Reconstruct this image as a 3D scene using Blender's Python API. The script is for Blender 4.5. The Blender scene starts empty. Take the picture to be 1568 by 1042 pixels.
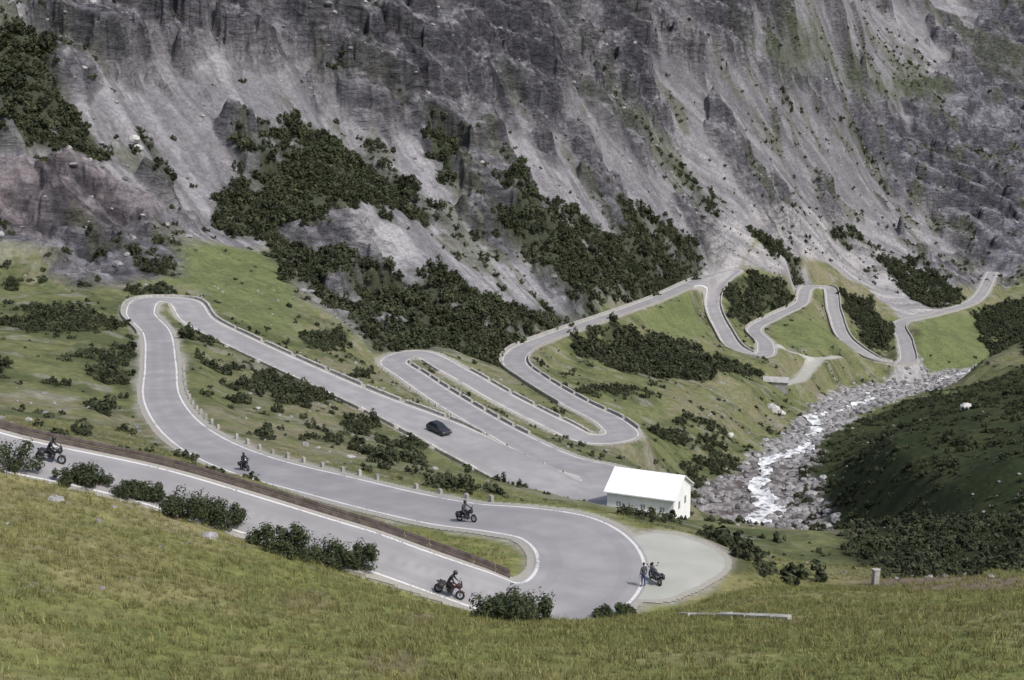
import bpy, math, random
import numpy as np
from mathutils import Vector, Matrix, Euler
random.seed(4); rng=np.random.default_rng(7)
scene=bpy.context.scene
F=2154.0; PITCH=math.radians(-12); SP=math.sin(PITCH); CP=math.cos(PITCH)
# ------------------------------------------------------------------ survey helpers
def ray(u,v):
    a=(u-784)/F; b=(521-v)/F
    x=a; y=CP-b*SP; z=SP+b*CP
    return math.atan2(x,y), z/math.hypot(x,y)
def wp(u,v,z):
    th,te=ray(u,v); r=z/te
    return np.array([r*math.sin(th), r*math.cos(th), z])
# ------------------------------------------------------------------ noise
def _h(ix,iy,seed):
    n=(ix.astype(np.int64)*374761393+iy.astype(np.int64)*668265263+seed*974634777)&0xFFFFFFFF
    n=((n^(n>>13))*1274126177)&0xFFFFFFFF
    n=(n^(n>>16))&0xFFFF
    return n.astype(np.float32)/32767.5-1
def vn(x,y,seed=0):
    xi=np.floor(x); yi=np.floor(y); fx=(x-xi).astype(np.float32); fy=(y-yi).astype(np.float32)
    fx=fx*fx*fx*(fx*(fx*6-15)+10); fy=fy*fy*fy*(fy*(fy*6-15)+10)
    a=_h(xi,yi,seed); b=_h(xi+1,yi,seed); c=_h(xi,yi+1,seed); d=_h(xi+1,yi+1,seed)
    return (a+(b-a)*fx)*(1-fy)+(c+(d-c)*fx)*fy
def fbm(x,y,o=4,seed=0,g=.5):
    s=0;a=1;t=0
    for i in range(o):
        s=s+a*vn(x*2**i+i*17.3,y*2**i-i*9.1,seed+i); t+=a; a*=g
    return s/t
def ridg(x,y,o=4,seed=0):
    s=0;a=1;t=0
    for i in range(o):
        s=s+a*(1-np.abs(vn(x*2**i+i*7.3,y*2**i+i*3.1,seed+i))*2); t+=a; a*=.5
    return s/t
def ss(x,a,b):
    t=np.clip((x-a)/(b-a),0,1); return t*t*(3-2*t)
# ------------------------------------------------------------------ polar LOD grid
R=np.concatenate([np.geomspace(3,30,50,endpoint=False),np.geomspace(30,320,580,endpoint=False),
                  np.geomspace(320,1400,740,endpoint=False),np.geomspace(1400,3200,40)])
T=np.concatenate([np.linspace(-1.0,-.4,50,endpoint=False),np.linspace(-.4,.4,880,endpoint=False),np.linspace(.4,1.0,50)])
nr,nt=len(R),len(T)
TT,RR=np.meshgrid(T,R); X=RR*np.sin(TT); Y=RR*np.cos(TT)
# ------------------------------------------------------------------ road survey (u,v,height,width)
ROAD=[(-320,603,-23.2,7),(-150,650,-24.9,7),(0,693,-26.6,7),(200,735,-28.4,7),(360,782,-30.2,7),(560,842,-32.6,6.8),(640,870,-33.7,6.6),(740,905,-35,6.8),
(815,927,-35.8,7.5),(870,918,-36.2,8),(903,880,-36.6,8.2),(895,838,-37,8.2),(855,810,-37.3,8),(790,797,-37.6,7.5),(700,788,-38.3,7),(600,768,-39.3,6.8),(500,743,-40.5,6.8),
(400,717,-41.8,6.6),(330,690,-42.9,6.2),(278,655,-44,5.6),(248,610,-45.2,5.2),(246,560,-46.6,5),(240,510,-48,5),(215,478,-49.2,5.6),(235,459,-50,6),(275,462,-50.8,6.5),
(305,492,-51.8,6.4),(370,525,-53.2,6.3),(450,562,-54.8,6.3),(560,611,-56.5,6.8),(640,645,-57.6,8.5),(760,700,-59,11),(850,742,-60,11),(905,757,-60.6,10),(938,748,-61,10),
(925,727,-61.5,9),(860,708,-62.3,7.5),(780,668,-63.4,6),(700,622,-64.8,6),(632,577,-66.3,6),(603,553,-67.2,6),(640,542,-68,6.4),(700,570,-69.5,6),(770,610,-71.2,6),
(850,650,-73,6),(905,673,-74.3,6.5),(950,668,-75.3,7),(937,648,-76,6.5),(880,618,-77.5,6),(820,582,-79.6,6),(788,556,-81.6,6.5),(800,535,-83.6,6.5),(850,514,-86.2,6),
(930,486,-90,6),(1010,457,-94.6,6.4),(1080,426,-100,7),(1125,415,-102.6,7),(1103,435,-104.5,6.3),(1091,465,-106.6,6),(1107,505,-110,6),(1133,537,-112.5,6.5),(1163,545,-113.6,7),
(1172,527,-114.5,6.5),(1155,505,-115.6,6),(1185,486,-117.2,6),(1225,466,-119.2,6),(1240,440,-121.3,6.5),(1266,440,-123,6.5),(1278,480,-126.3,6),(1300,525,-130.2,6),
(1345,552,-134,6.5),(1380,557,-136,7),(1386,525,-138,6.5),(1379,495,-140,6.5),(1430,482,-142,6.5),(1490,462,-144,6.5),(1520,418,-146,6.5)]
PAD=[(985,905,-36.7,5),(1010,880,-36.9,7),(1030,858,-37.2,7.5),(1010,838,-37.4,5)]
PLAZA=[(880,735,-61.2,12),(940,755,-61.3,12),(985,778,-61.8,10)]
RIVER=[(1300,884,-81,12),(1232,866,-86,20),(1180,832,-90.5,26),(1150,795,-95.5,28),(1165,750,-101,24),(1200,705,-107.5,15),(1240,660,-115.5,13),(1275,635,-121,15),
(1330,606,-131,20),(1390,591,-139,22),(1450,580,-146,22),(1520,566,-151,20),(1640,550,-157,20)]
C=[(0,745,80),(200,777,80),(360,824,79),(560,888,78),(730,943,76),(900,958,66),(1050,950,64),(1200,952,63),(1400,945,62),(1568,930,62),
(300,900,58),(0,850,58),(600,960,56),(1200,1000,50),(0,950,47),(0,1042,40),(400,1042,41),(784,1042,42),(1200,1042,44),(1568,1042,45),(1568,985,52),
(1100,900,90),(1200,908,82),(1130,855,135),(1240,900,100),(1400,902,92),(1568,888,100),(1400,875,135),(1240,886,140),(1068,880,97),(1090,830,140),
(760,870,94),(640,820,103),(0,640,146),(0,600,172),(150,660,140),(100,600,178),(100,500,240),(30,440,292),(150,450,285),(400,640,182),(500,700,156),(380,570,216),
(650,720,152),(800,770,140),(700,745,140),(480,620,200),(380,430,325),(350,380,355),(470,480,305),(550,565,262),(520,510,305),(1080,790,190),(1100,760,240),
(1050,700,278),(1050,620,370),(1150,620,420),(960,720,215),(1000,550,445),(1000,500,485),(1150,580,462),(1200,560,505),(1240,535,560),(1090,560,440),
(700,520,350),(600,450,375),(850,480,440),(1000,430,555),(1000,380,585),(850,400,480),(750,300,485),(500,300,412),(300,335,378),(100,385,326),(0,375,312),
(0,200,368),(0,0,420),(400,150,448),(400,0,500),(800,150,552),(800,0,612),(1100,300,690),(1100,150,752),(1100,0,810),(1300,400,800),(1300,300,865),(1300,150,960),(1300,0,1050),
(1450,430,850),(1568,400,960),(1568,250,1100),(1568,100,1230),(1568,0,1310),(200,200,395),(600,150,500),
(0,-300,530),(400,-300,610),(784,-300,740),(1200,-300,980),(1568,-300,1500),
(1300,862,205),(1400,800,190),(1568,840,160),(1568,700,235),(1568,600,350),(1400,650,310),(1500,600,470),(1250,740,275),(1300,700,290),(1230,800,245),
(1450,520,690),(1568,520,640),(1200,395,690),(1180,440,640),(1240,500,600),(1330,490,690),(1440,560,600),(1330,570,560)]
RAW=[]
for s,pr in ((-1,[(45,-15),(100,-20),(200,-36),(320,-42),(420,5),(900,280),(3200,1300)]),(1,[(45,-20),(70,-27),(150,-50),(300,-72),(600,-115),(1200,-90),(1800,200),(3200,900)])):
    for th in (.55,.75,1.0):
        for r,z in pr: RAW.append((s*th,r,z))
for th in (-.35,-.15,.05,.2,.35): RAW.append((th,3200,1250-500*th))
for th in np.linspace(-1,1,9): RAW+= [(th,3,-3.0),(th,10,-6.1),(th,22,-11.3),(th,32,-15.7)]
pts=[]
for u,v,r in C:
    th,te=ray(u,v); pts.append((th,math.log(r),te))
for L in (ROAD,RIVER,PAD):
    for u,v,z,w in L:
        th,te=ray(u,v); pts.append((th,math.log(z/te),te))
for th,r,z in RAW: pts.append((th,math.log(r),z/r))
pts=np.array(pts); N=len(pts); cc=.03
D=np.sqrt((pts[:,None,0]-pts[None,:,0])**2+(pts[:,None,1]-pts[None,:,1])**2+cc*cc)
A=np.zeros((N+3,N+3)); A[:N,:N]=D-np.eye(N)*.001; A[:N,N]=1;A[:N,N+1]=pts[:,0];A[:N,N+2]=pts[:,1];A[N:,:N]=A[:N,N:].T
sol=np.linalg.solve(A,np.concatenate([pts[:,2],[0,0,0]]))
LR=np.log(R); Z=np.zeros((nr,nt))
for i in range(nr):
    d=np.sqrt((T[:,None]-pts[None,:,0])**2+(LR[i]-pts[None,:,1])**2+cc*cc)
    Z[i]=(d@sol[:N]+sol[N]+sol[N+1]*T+sol[N+2]*LR[i])*R[i]
bn=1-ss(RR,30,40); Z=Z*(1-bn)+bn*(-1.7-.447*RR)
def hit_in(Zg,u,v):
    th,te=ray(u,v); j=np.searchsorted(T,th)-1; f=(th-T[j])/(T[j+1]-T[j])
    col=Zg[:,j]*(1-f)+Zg[:,j+1]*f
    diff=col-R*te
    k=np.where((diff[60:]>0))[0]
    i=(k[0]+60) if len(k) else nr-2
    a,b=diff[i-1],diff[i]; t=a/(a-b) if a!=b else 0
    t=min(max(t,0),1)
    r=R[i-1]+(R[i]-R[i-1])*t
    return th,r,r*te
Zb=Z.copy()
def lift(L):
    return [(lambda h:(h[0],math.log(h[1])))(hit_in(Zb,min(max(u,-2000),3000),v)) for u,v in L]
nz_edge=fbm(X/9,Y/9,5,90,.65)*.8+fbm(X/40,Y/40,3,95)*.7
def pmask(poly,soft=3,amp=8,conf=None,steep=1):
    P=np.array(conf if conf is not None else lift(poly)); M=np.zeros((nr,nt),np.float32)
    mg=.05
    i0=max(0,np.searchsorted(LR,P[:,1].min()-mg)); i1=min(nr,np.searchsorted(LR,P[:,1].max()+mg))
    j0=max(0,np.searchsorted(T,P[:,0].min()-mg)); j1=min(nt,np.searchsorted(T,P[:,0].max()+mg))
    if i1<=i0 or j1<=j0: return M
    px=TT[i0:i1,j0:j1]; py=np.log(RR[i0:i1,j0:j1]); ins=np.zeros(px.shape,bool); dm=np.full(px.shape,1e9)
    n=len(P)
    for k in range(n):
        ax,ay=P[k]; bx,by=P[(k+1)%n]
        dx,dy=bx-ax,by-ay; L2=dx*dx+dy*dy+1e-12
        t=np.clip(((px-ax)*dx+(py-ay)*dy)/L2,0,1)
        dm=np.minimum(dm,(px-ax-t*dx)**2+(py-ay-t*dy)**2)
        cr=((ay>py)!=(by>py))&(px<(bx-ax)*(py-ay)/(by-ay+1e-15)+ax)
        ins^=cr
    sd=np.sqrt(dm)*RR[i0:i1,j0:j1]; sd=np.where(ins,sd,-sd)
    M[i0:i1,j0:j1]=ss(sd+nz_edge[i0:i1,j0:j1]*amp,-soft,soft)
    return M
def blob(u,v,ru,rv,soft=1.5,amp=2.5):
    return pmask([(u+ru*math.cos(a),v+rv*math.sin(a)) for a in np.linspace(0,2*math.pi,11)[:-1]],soft,amp)
def mx(*m):
    o=m[0]
    for k in m[1:]: o=np.maximum(o,k)
    return o
# mountain region
base=lift([(-20,385),(60,405),(130,440),(240,428),(290,372),(430,378),(470,470),(560,528),(700,545),(780,530),(860,495),(1000,445),(1085,405),(1150,365),(1230,395),(1350,440),(1420,475),(1490,440),(1568,430)])
mt=pmask(None,4,5,conf=[(-1.05,math.log(330))]+base+[(1.05,math.log(1000)),(1.05,8.2),(-1.05,8.2)])
mt_s=pmask(None,30,0,conf=[(-1.05,math.log(350))]+[(a,b+.06) for a,b in base]+[(1.05,math.log(1050)),(1.05,8.2),(-1.05,8.2)])
cliff=pmask([(0,-250),(60,20),(150,90),(300,80),(440,110),(560,140),(680,190),(860,205),(940,160),(1000,110),(1120,100),(1190,40),(1250,-250)],8,22)
rcl=pmask([(1180,110),(1300,190),(1400,280),(1490,370),(1568,430),(1900,450),(1900,-200),(1450,-200),(1500,80),(1350,140)],8,16)
brown=pmask([(-100,250),(60,240),(180,290),(260,340),(200,360),(0,350),(-100,340)],8,12)
chute=mx(pmask([(1050,432),(1090,370),(1150,320),(1200,320),(1180,350),(1140,400),(1118,425),(1085,440)],2,4),
         pmask([(1190,320),(1280,320),(1400,415),(1450,470),(1395,500),(1370,480),(1330,440),(1240,405),(1170,380)],2,6),
         pmask([(1150,375),(1230,400),(1250,425),(1200,420),(1140,405)],2,4))
# ------------------------------------------------------------------ relief
wA=1-ss(TT,-.02,.14)
sA=(.69*X+.72*Y); tA=(.72*X-.69*Y); sB=(-.45*X+.89*Y); tB=(.89*X+.45*Y)
wx=fbm(X/50,Y/50,3,3)*9; 
def streak(ws,wt,seed,o=3):
    return wA*fbm((sA+wx)/ws,tA/wt,o,seed)+(1-wA)*fbm((sB+wx)/ws,tB/wt,o,seed+40)
def rstreak(ws,wt,seed,o=3):
    return wA*ridg((sA+wx)/ws,tA/wt,o,seed)+(1-wA)*ridg((sB+wx)/ws,tB/wt,o,seed+40)
st1=streak(14,120,11); st2=streak(4,45,21); st3=streak(30,200,31,2)
big=fbm(X/70,Y/70,4,1); rg=ridg(X/34+wx*.04,Y/34,5,5); fine=fbm(X/6,Y/6,4,61)
w2x=fbm(X/22,Y/22,4,701)*10; w2y=fbm(X/22,Y/22,4,711)*10
blk=ridg((X+w2x)/13,(Y+w2y)/13,5,721); blk2=fbm((X+w2x*.5)/5,(Y+w2y*.5)/5,4,731,.6)
crag=np.clip(mx(cliff,rcl*.85,brown*.55),0,1)
outcrop=fbm(X/38,Y/38,4,77,.6)+.3*st1
patchy=ss(outcrop,.05,.22)*.75
cr=np.maximum(crag*(.55+.45*ss(fbm(X/30,Y/30,4,87)+.25,-.25,.15)),patchy)
mod=ss(fbm(X/28,Y/28,3,741),-.35,.25); mod=np.maximum(mod,.45*cliff)
Z+=mt_s*(big*8+st1*4+st3*5+fine*.8-rstreak(22,140,141,2)*1.5)
Z+=mt_s*cr*(rg*9+rstreak(18,45,71,4)*6.5+blk*6.5+blk2*2.8)
ph=(Z+.30*X+big*12+w2x*.7)/13.0; fr1=ph-np.floor(ph)
ph2=(Z+.30*X+big*12+w2y*.6)/3.9; fr2=ph2-np.floor(ph2)
Z+=mt_s*np.maximum(cr,.06)*((ss(fr1,0,.28)-fr1)*9.0*mod+(ss(fr2,0,.35)-fr2)*1.6*(1-.5*mod))
near=ss(RR,20,60)
Z+=(1-mt_s)*near*(fbm(X/18,Y/18,4,8)*.9*ss(RR,60,220)+fbm(X/5,Y/5,3,15)*.24)
# ------------------------------------------------------------------ paths
def cr_w(W,step=.7):
    out=[];idx=[]; n=len(W)
    for i in range(n-1):
        p0=W[max(i-1,0)];p1=W[i];p2=W[i+1];p3=W[min(i+2,n-1)]
        def tj(ti,a,b): return ti+max(np.linalg.norm(a[:2]-b[:2]),1e-3)**.5
        if i==0: p0=2*p1-p2
        if i==n-2: p3=2*p2-p1
        t0=0;t1=tj(t0,p0,p1);t2=tj(t1,p1,p2);t3=tj(t2,p2,p3)
        m=max(2,int(np.linalg.norm(p2[:2]-p1[:2])/step))
        for k in range(m):
            t=t1+(t2-t1)*k/m
            a1=(t1-t)/(t1-t0)*p0+(t-t0)/(t1-t0)*p1; a2=(t2-t)/(t2-t1)*p1+(t-t1)/(t2-t1)*p2; a3=(t3-t)/(t3-t2)*p2+(t-t2)/(t3-t2)*p3
            b1=(t2-t)/(t2-t0)*a1+(t-t0)/(t2-t0)*a2; b2=(t3-t)/(t3-t1)*a2+(t-t1)/(t3-t1)*a3
            out.append((t2-t)/(t2-t1)*b1+(t-t1)/(t2-t1)*b2); idx.append(i+k/m)
    return np.array(out),np.array(idx)
def cr_path(L,step=.7): return cr_w(np.array([np.append(wp(u,v,z),w) for u,v,z,w in L]),step)
def ground_path(L,step=1.0):
    W=[]
    for u,v,w in L:
        th,r,z=hit_in(Z,u,v); W.append([r*math.sin(th),r*math.cos(th),z,w])
    return cr_w(np.array(W),step)
def field(S,ext):
    d=np.full((nr,nt),99.,np.float32); za=np.zeros((nr,nt)); wa=np.zeros((nr,nt))
    for x,y,z,w in S:
        r=math.hypot(x,y); th=math.atan2(x,y); rad=w/2+ext
        i0=np.searchsorted(R,r-rad);i1=np.searchsorted(R,r+rad);j0=np.searchsorted(T,th-rad/r);j1=np.searchsorted(T,th+rad/r)
        if i1<=i0 or j1<=j0: continue
        ds=np.sqrt((X[i0:i1,j0:j1]-x)**2+(Y[i0:i1,j0:j1]-y)**2)
        d[i0:i1,j0:j1]=np.minimum(d[i0:i1,j0:j1],ds-w/2)
        ww=np.where(ds<rad,(ds+.4)**-5,0)
        za[i0:i1,j0:j1]+=ww*z; wa[i0:i1,j0:j1]+=ww
    return d,za/np.maximum(wa,1e-12),wa>0
rs,ridx=cr_path(ROAD)
vs_,_=cr_path(RIVER,1.5)
dv,zv,ok=field(vs_,16)
bl=np.where(ok,1-ss(dv,0,15),0)
Z=Z*(1-bl)+bl*(zv+np.maximum(dv,-3)*.1)
Z+=ok*(1-ss(dv,2,8))*(ridg(X/4,Y/4,3,33)*.7)
wig=vs_.copy(); t=np.arange(len(wig))*1.5
tan=np.gradient(wig[:,:2],axis=0); tan/=np.linalg.norm(tan,axis=1)[:,None]+1e-9
off=np.sin(t/17)*3.0+np.sin(t/7.3)*1.3
rw=np.hypot(wig[:,0],wig[:,1])
wig[:,0]+=-tan[:,1]*off; wig[:,1]+=tan[:,0]*off; wig[:,3]=(4.3+1.9*np.sin(t/11.))*(1-.55*ss(rw,330,430))
ds_,zs_,oks=field(wig,2)
ps,_=cr_path(PAD); pz,_=cr_path(PLAZA)
tr1,_=ground_path([(1180,538,3.5),(1215,540,4),(1250,549,5),(1282,547,3)]); tr2,_=ground_path([(1250,549,5),(1236,568,4),(1222,583,4),(1200,588,3.5)])
dp,zp,okp=field(np.concatenate([ps,pz,tr1,tr2]),6)
dr,zr,okr=field(rs,8)
bl=np.where(okp,1-ss(dp,.5,5.5),0); Z=Z*(1-bl)+bl*zp
bl=np.where(okr,1-ss(dr,.7,7.0),0); Z=Z*(1-bl)+bl*zr
def hit(u,v):
    th,r,z=hit_in(Z,u,v); return Vector((r*math.sin(th),r*math.cos(th),z))
def gz(x,y):
    r=math.hypot(x,y); th=math.atan2(x,y)
    i=min(max(np.searchsorted(R,r)-1,0),nr-2); j=min(max(np.searchsorted(T,th)-1,0),nt-2)
    a=(r-R[i])/(R[i+1]-R[i]); b=(th-T[j])/(T[j+1]-T[j])
    return float((Z[i,j]*(1-b)+Z[i,j+1]*b)*(1-a)+(Z[i+1,j]*(1-b)+Z[i+1,j+1]*b)*a)
slope=np.hypot(np.gradient(Z,axis=0)/np.gradient(R)[:,None],np.gradient(Z,axis=1)/(RR*np.gradient(T)[None,:]))
# ------------------------------------------------------------------ land cover
dens=mx(
 pmask([(320,260),(365,200),(430,175),(560,200),(600,245),(655,285),(695,370),(620,370),(520,335),(480,370),(400,370),(330,355)],4,12),
 pmask([(740,280),(830,270),(900,330),(1000,370),(1070,415),(1000,455),(900,480),(840,435),(765,370)],4,12),
 pmask([(420,370),(520,400),(640,428),(760,465),(870,480),(820,518),(700,548),(570,532),(480,475)],4,11),
 pmask([(-100,60),(50,75),(100,150),(175,250),(110,250),(0,230),(-100,230)],4,12),
 pmask([(870,522),(960,505),(1060,530),(1160,575),(1080,580),(960,566),(880,545)],2,6),
 pmask([(1110,445),(1150,425),(1215,430),(1222,455),(1150,480),(1120,500)],2,5),
 pmask([(1280,445),(1330,460),(1370,500),(1370,545),(1320,525),(1290,480)],2,5),
 pmask([(1140,350),(1200,375),(1240,405),(1190,400)],2,5),
 pmask([(1225,325),(1290,345),(1350,385),(1290,380)],3,6), pmask([(1340,395),(1400,400),(1480,455),(1420,470)],3,6),
 pmask([(1495,480),(1600,430),(1700,430),(1700,540),(1568,545)],3,6),
 pmask([(640,195),(680,205),(715,265),(675,275)],2,7), pmask([(930,320),(1000,345),(1080,400),(1000,390)],3,8),
 pmask([(215,200),(270,205),(290,300),(230,295)],2,8)*.8,
 pmask([(1000,225),(1060,265),(1130,325),(1080,310)],3,10)*.55,
 pmask([(1195,150),(1290,190),(1380,260),(1320,230)],3,10)*.6)
gap=ss(fbm(X/10,Y/10,4,611,.6)+.3*st2,-.55,-.12)
dens=dens*(.12+.88*gap)
bl_=[(90,490,85,22),(175,555,55,28),(160,625,45,12),(300,525,40,12),(440,592,78,22),(370,620,18,12),(600,690,45,28),(520,665,60,12),(700,752,55,10),
 (15,430,14,16),(5,565,14,28),(85,590,18,9),(235,412,22,14),(400,680,30,8),(560,650,25,12),(350,560,40,12),(505,520,40,18),(560,575,30,8),(930,600,60,7),(1060,660,60,22),(1090,700,40,14),(240,445,30,6),
 (640,700,20,14),(1120,850,50,14),(1150,880,60,14),(960,800,40,8)]
clus=mx(*[blob(*b,1.5,4) for b in bl_])*(.25+.75*ss(fbm(X/4,Y/4,3,621),-.3,.1))
rslope=pmask([(1212,735),(1290,655),(1480,592),(1568,560),(2400,520),(2400,880),(1568,872),(1400,888),(1290,866),(1218,805)],3,5)
meadow=mx(pmask([(285,375),(430,380),(475,480),(440,520),(330,480),(300,440),(250,440)],4,5),pmask([(960,495),(1050,465),(1100,520),(1050,525)],3,4),
  pmask([(1400,495),(1490,485),(1560,540),(1400,555)],3,4),pmask([(1180,500),(1260,495),(1290,540),(1200,530)],3,3))
ugr=mx(pmask([(1130,50),(1260,60),(1420,110),(1460,150),(1330,140),(1190,110)],8,14),pmask([(900,165),(1010,205),(1060,270),(1000,240)],5,10)*.6,pmask([(1450,40),(1568,90),(1700,90),(1700,130),(1500,110)],8,14)*.6)
light=pmask([(520,365),(600,350),(650,410),(600,430),(540,405)],3,7)
def col(*c): return np.array(c,np.float32)
def mixc(a,b,m): return a*(1-m[...,None])+b*m[...,None]
def flat(*c): return col(*c)[None,None]*np.ones((nr,nt,1),np.float32)
n1=fbm(X/7,Y/7,4,201)*.5+.5; n2=fbm(X/2.2,Y/1.6,4,211)*.5+.5; n3=fbm(X/26,Y/26,3,221)*.5+.5; n4=fbm(X/.8,Y/.8,2,231)*.5+.5
g=mixc(flat(.18,.195,.066),col(.245,.225,.105),ss(n1*.6+n3*.4,.38,.60))
g=mixc(g,col(.115,.145,.045),ss(n2,.5,.72)*.8)
g=mixc(g,col(.28,.235,.15),ss(n3*.5+n2*.5,.58,.72)*.7)
valley=ss(RR,95,130)
gv=mixc(flat(.145,.155,.070),col(.085,.10,.045),ss(n1*.7+n2*.3,.40,.60))
gv=mixc(gv,col(.20,.182,.12),ss(n3*.5+n2*.5,.50,.66)*.8)
gv=mixc(gv,col(.25,.24,.21),ss(fbm(X/5,Y/5,4,641),.25,.5)*.5)
g=mixc(g,gv,valley)
g=mixc(g,mixc(flat(.145,.170,.072),col(.11,.130,.058),ss(n1*.5+n2*.5,.35,.65)),meadow)
q=ss(st2*.5+st1*.3+fine*.5,-.35,.35)
scree=mixc(flat(.20,.193,.198),col(.32,.31,.312),q)
scree=mixc(scree,col(.12,.117,.122),ss(streak(2.5,30,651)+fine*.5,.18,.5)*.6)
rock=scree
dk=ss(rg*.3+blk*.35+blk2*.7+streak(7,30,51)*.4-.25*(fr2<.35),-.35,.45)  # darker in the relief's hollows: crevice shade put into the rock colour
craggy=mixc(flat(.080,.078,.088),col(.285,.275,.283),dk)  # slight purple-blue cast is mountain haze baked into the colour
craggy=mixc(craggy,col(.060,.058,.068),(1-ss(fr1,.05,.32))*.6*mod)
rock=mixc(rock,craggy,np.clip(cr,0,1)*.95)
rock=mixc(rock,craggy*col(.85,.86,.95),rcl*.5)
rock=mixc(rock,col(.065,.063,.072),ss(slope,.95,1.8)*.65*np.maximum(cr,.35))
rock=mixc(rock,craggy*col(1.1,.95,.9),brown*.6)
rock=mixc(rock,col(.38,.37,.365),light*.8)
vg=ss(fbm(X/16,Y/16,5,401,.6)+st1*.5,.12,.42)*(1-.7*cliff)
rock=mixc(rock,col(.10,.108,.062),vg*.6)
rock=mixc(rock,col(.085,.10,.055),ugr*.85)
rock=rock*col(.90,.905,.935)
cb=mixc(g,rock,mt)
cb=mixc(cb,scree*1.15,chute*.95)
cb=mixc(cb,col(.044,.051,.029),dens*.95)  # shrub green lifted towards grey, distance haze put into the colour
cb=mixc(cb,col(.055,.068,.030),clus*.8)
rs_c=mixc(flat(.033,.044,.019),col(.055,.064,.028),ss(n1*.6+n2*.4,.35,.65))  # dark green slope cover, with the slope's shade painted into it
lowb=1-ss(RR,165,235); rs_c=mixc(rs_c,rs_c*.6,lowb)  # sunlit lower band painted darker, like the shaded slope above
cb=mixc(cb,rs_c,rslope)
cb=mixc(cb,col(.20,.155,.12),mx(blob(1450,893,125,11,2,3),blob(600,1015,45,18,.6,1)*.6,blob(465,915,40,14,.6,1)*.5,blob(620,945,40,5,.6,1)*.8))
rb=np.where(ok,1-ss(dv+nz_edge*5,-1,3),0)
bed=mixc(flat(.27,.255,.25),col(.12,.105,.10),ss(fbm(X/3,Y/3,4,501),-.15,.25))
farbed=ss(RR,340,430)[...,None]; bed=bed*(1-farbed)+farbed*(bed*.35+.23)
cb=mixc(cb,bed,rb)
sh=np.where(okr,1-ss(dr+fine*1.0,.3,1.6),0); sh=np.maximum(sh,np.where(okp,1-ss(dp+fine,.3,1.4),0))
cb=mixc(cb,col(.34,.32,.29),sh*.8)
cb*= (1+.22*(n4-.5))[...,None]
cb=np.clip(cb,0.01,.8)
rk=mt*(1-dens)*(.25+.75*np.clip(cr,0,1))*(1-ss(1-np.minimum(dr,dp)/3,0,1))
# ------------------------------------------------------------------ material helpers
def newmat(name,rough=.9,spec=.2):
    m=bpy.data.materials.new(name); m.use_nodes=True; nt_=m.node_tree; b=nt_.nodes['Principled BSDF']
    b.inputs['Roughness'].default_value=rough; b.inputs['Specular IOR Level'].default_value=spec
    return m,nt_,b
def noisemat(name,c1,c2,scale=4,rough=.85,spec=.2,bump=0,metal=0,obj_rand=False):
    m,n,b=newmat(name,rough,spec); b.inputs['Metallic'].default_value=metal
    tc=n.nodes.new('ShaderNodeTexCoord'); t=n.nodes.new('ShaderNodeTexNoise'); t.inputs['Scale'].default_value=scale; t.inputs['Detail'].default_value=5
    n.links.new(tc.outputs['Object'],t.inputs['Vector'])
    r=n.nodes.new('ShaderNodeValToRGB'); r.color_ramp.elements[0].position=.35; r.color_ramp.elements[1].position=.65
    r.color_ramp.elements[0].color=(*c1,1); r.color_ramp.elements[1].color=(*c2,1)
    n.links.new(t.outputs['Fac'],r.inputs['Fac']); src=r.outputs['Color']
    if obj_rand:
        oi=n.nodes.new('ShaderNodeObjectInfo'); mp=n.nodes.new('ShaderNodeMapRange'); mp.inputs[3].default_value=.6; mp.inputs[4].default_value=1.45
        n.links.new(oi.outputs['Random'],mp.inputs[0])
        mm=n.nodes.new('ShaderNodeVectorMath'); mm.operation='SCALE'; n.links.new(src,mm.inputs[0]); n.links.new(mp.outputs[0],mm.inputs['Scale']); src=mm.outputs[0]
    n.links.new(src,b.inputs['Base Color'])
    if bump:
        bp=n.nodes.new('ShaderNodeBump'); bp.inputs['Strength'].default_value=bump; bp.inputs['Distance'].default_value=.05
        n.links.new(t.outputs['Fac'],bp.inputs['Height']); n.links.new(bp.outputs['Normal'],b.inputs['Normal'])
    return m
mt_m,n,b=newmat('terrain_cover',.95,.1)
at=n.nodes.new('ShaderNodeAttribute'); at.attribute_name='Col'
ar=n.nodes.new('ShaderNodeAttribute'); ar.attribute_name='rk'
tc=n.nodes.new('ShaderNodeTexCoord')
t1=n.nodes.new('ShaderNodeTexNoise'); t1.inputs['Scale'].default_value=.9; t1.inputs['Detail'].default_value=8; t1.inputs['Roughness'].default_value=.7
n.links.new(tc.outputs['Object'],t1.inputs['Vector'])
mp=n.nodes.new('ShaderNodeMapRange'); mp.inputs[1].default_value=.3; mp.inputs[2].default_value=.7; mp.inputs[3].default_value=.65; mp.inputs[4].default_value=1.35
n.links.new(t1.outputs['Fac'],mp.inputs[0])
mpp=n.nodes.new('ShaderNodeMapping'); mpp.inputs['Rotation'].default_value=(.2,.35,.5); mpp.inputs['Scale'].default_value=(1,1,2.6); n.links.new(tc.outputs['Object'],mpp.inputs['Vector'])
t2=n.nodes.new('ShaderNodeTexNoise'); t2.inputs['Scale'].default_value=.2; t2.inputs['Detail'].default_value=7; t2.inputs['Roughness'].default_value=.65; t2.inputs['Distortion'].default_value=.6
n.links.new(mpp.outputs[0],t2.inputs['Vector'])
m2=n.nodes.new('ShaderNodeMapRange'); m2.inputs[1].default_value=.35; m2.inputs[2].default_value=.62; m2.inputs[3].default_value=.45; m2.inputs[4].default_value=1.3
n.links.new(t2.outputs['Fac'],m2.inputs[0])
mm=n.nodes.new('ShaderNodeMix'); mm.data_type='FLOAT'; n.links.new(ar.outputs['Fac'],mm.inputs[0]); mm.inputs[2].default_value=1.0; n.links.new(m2.outputs[0],mm.inputs[3])
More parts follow.
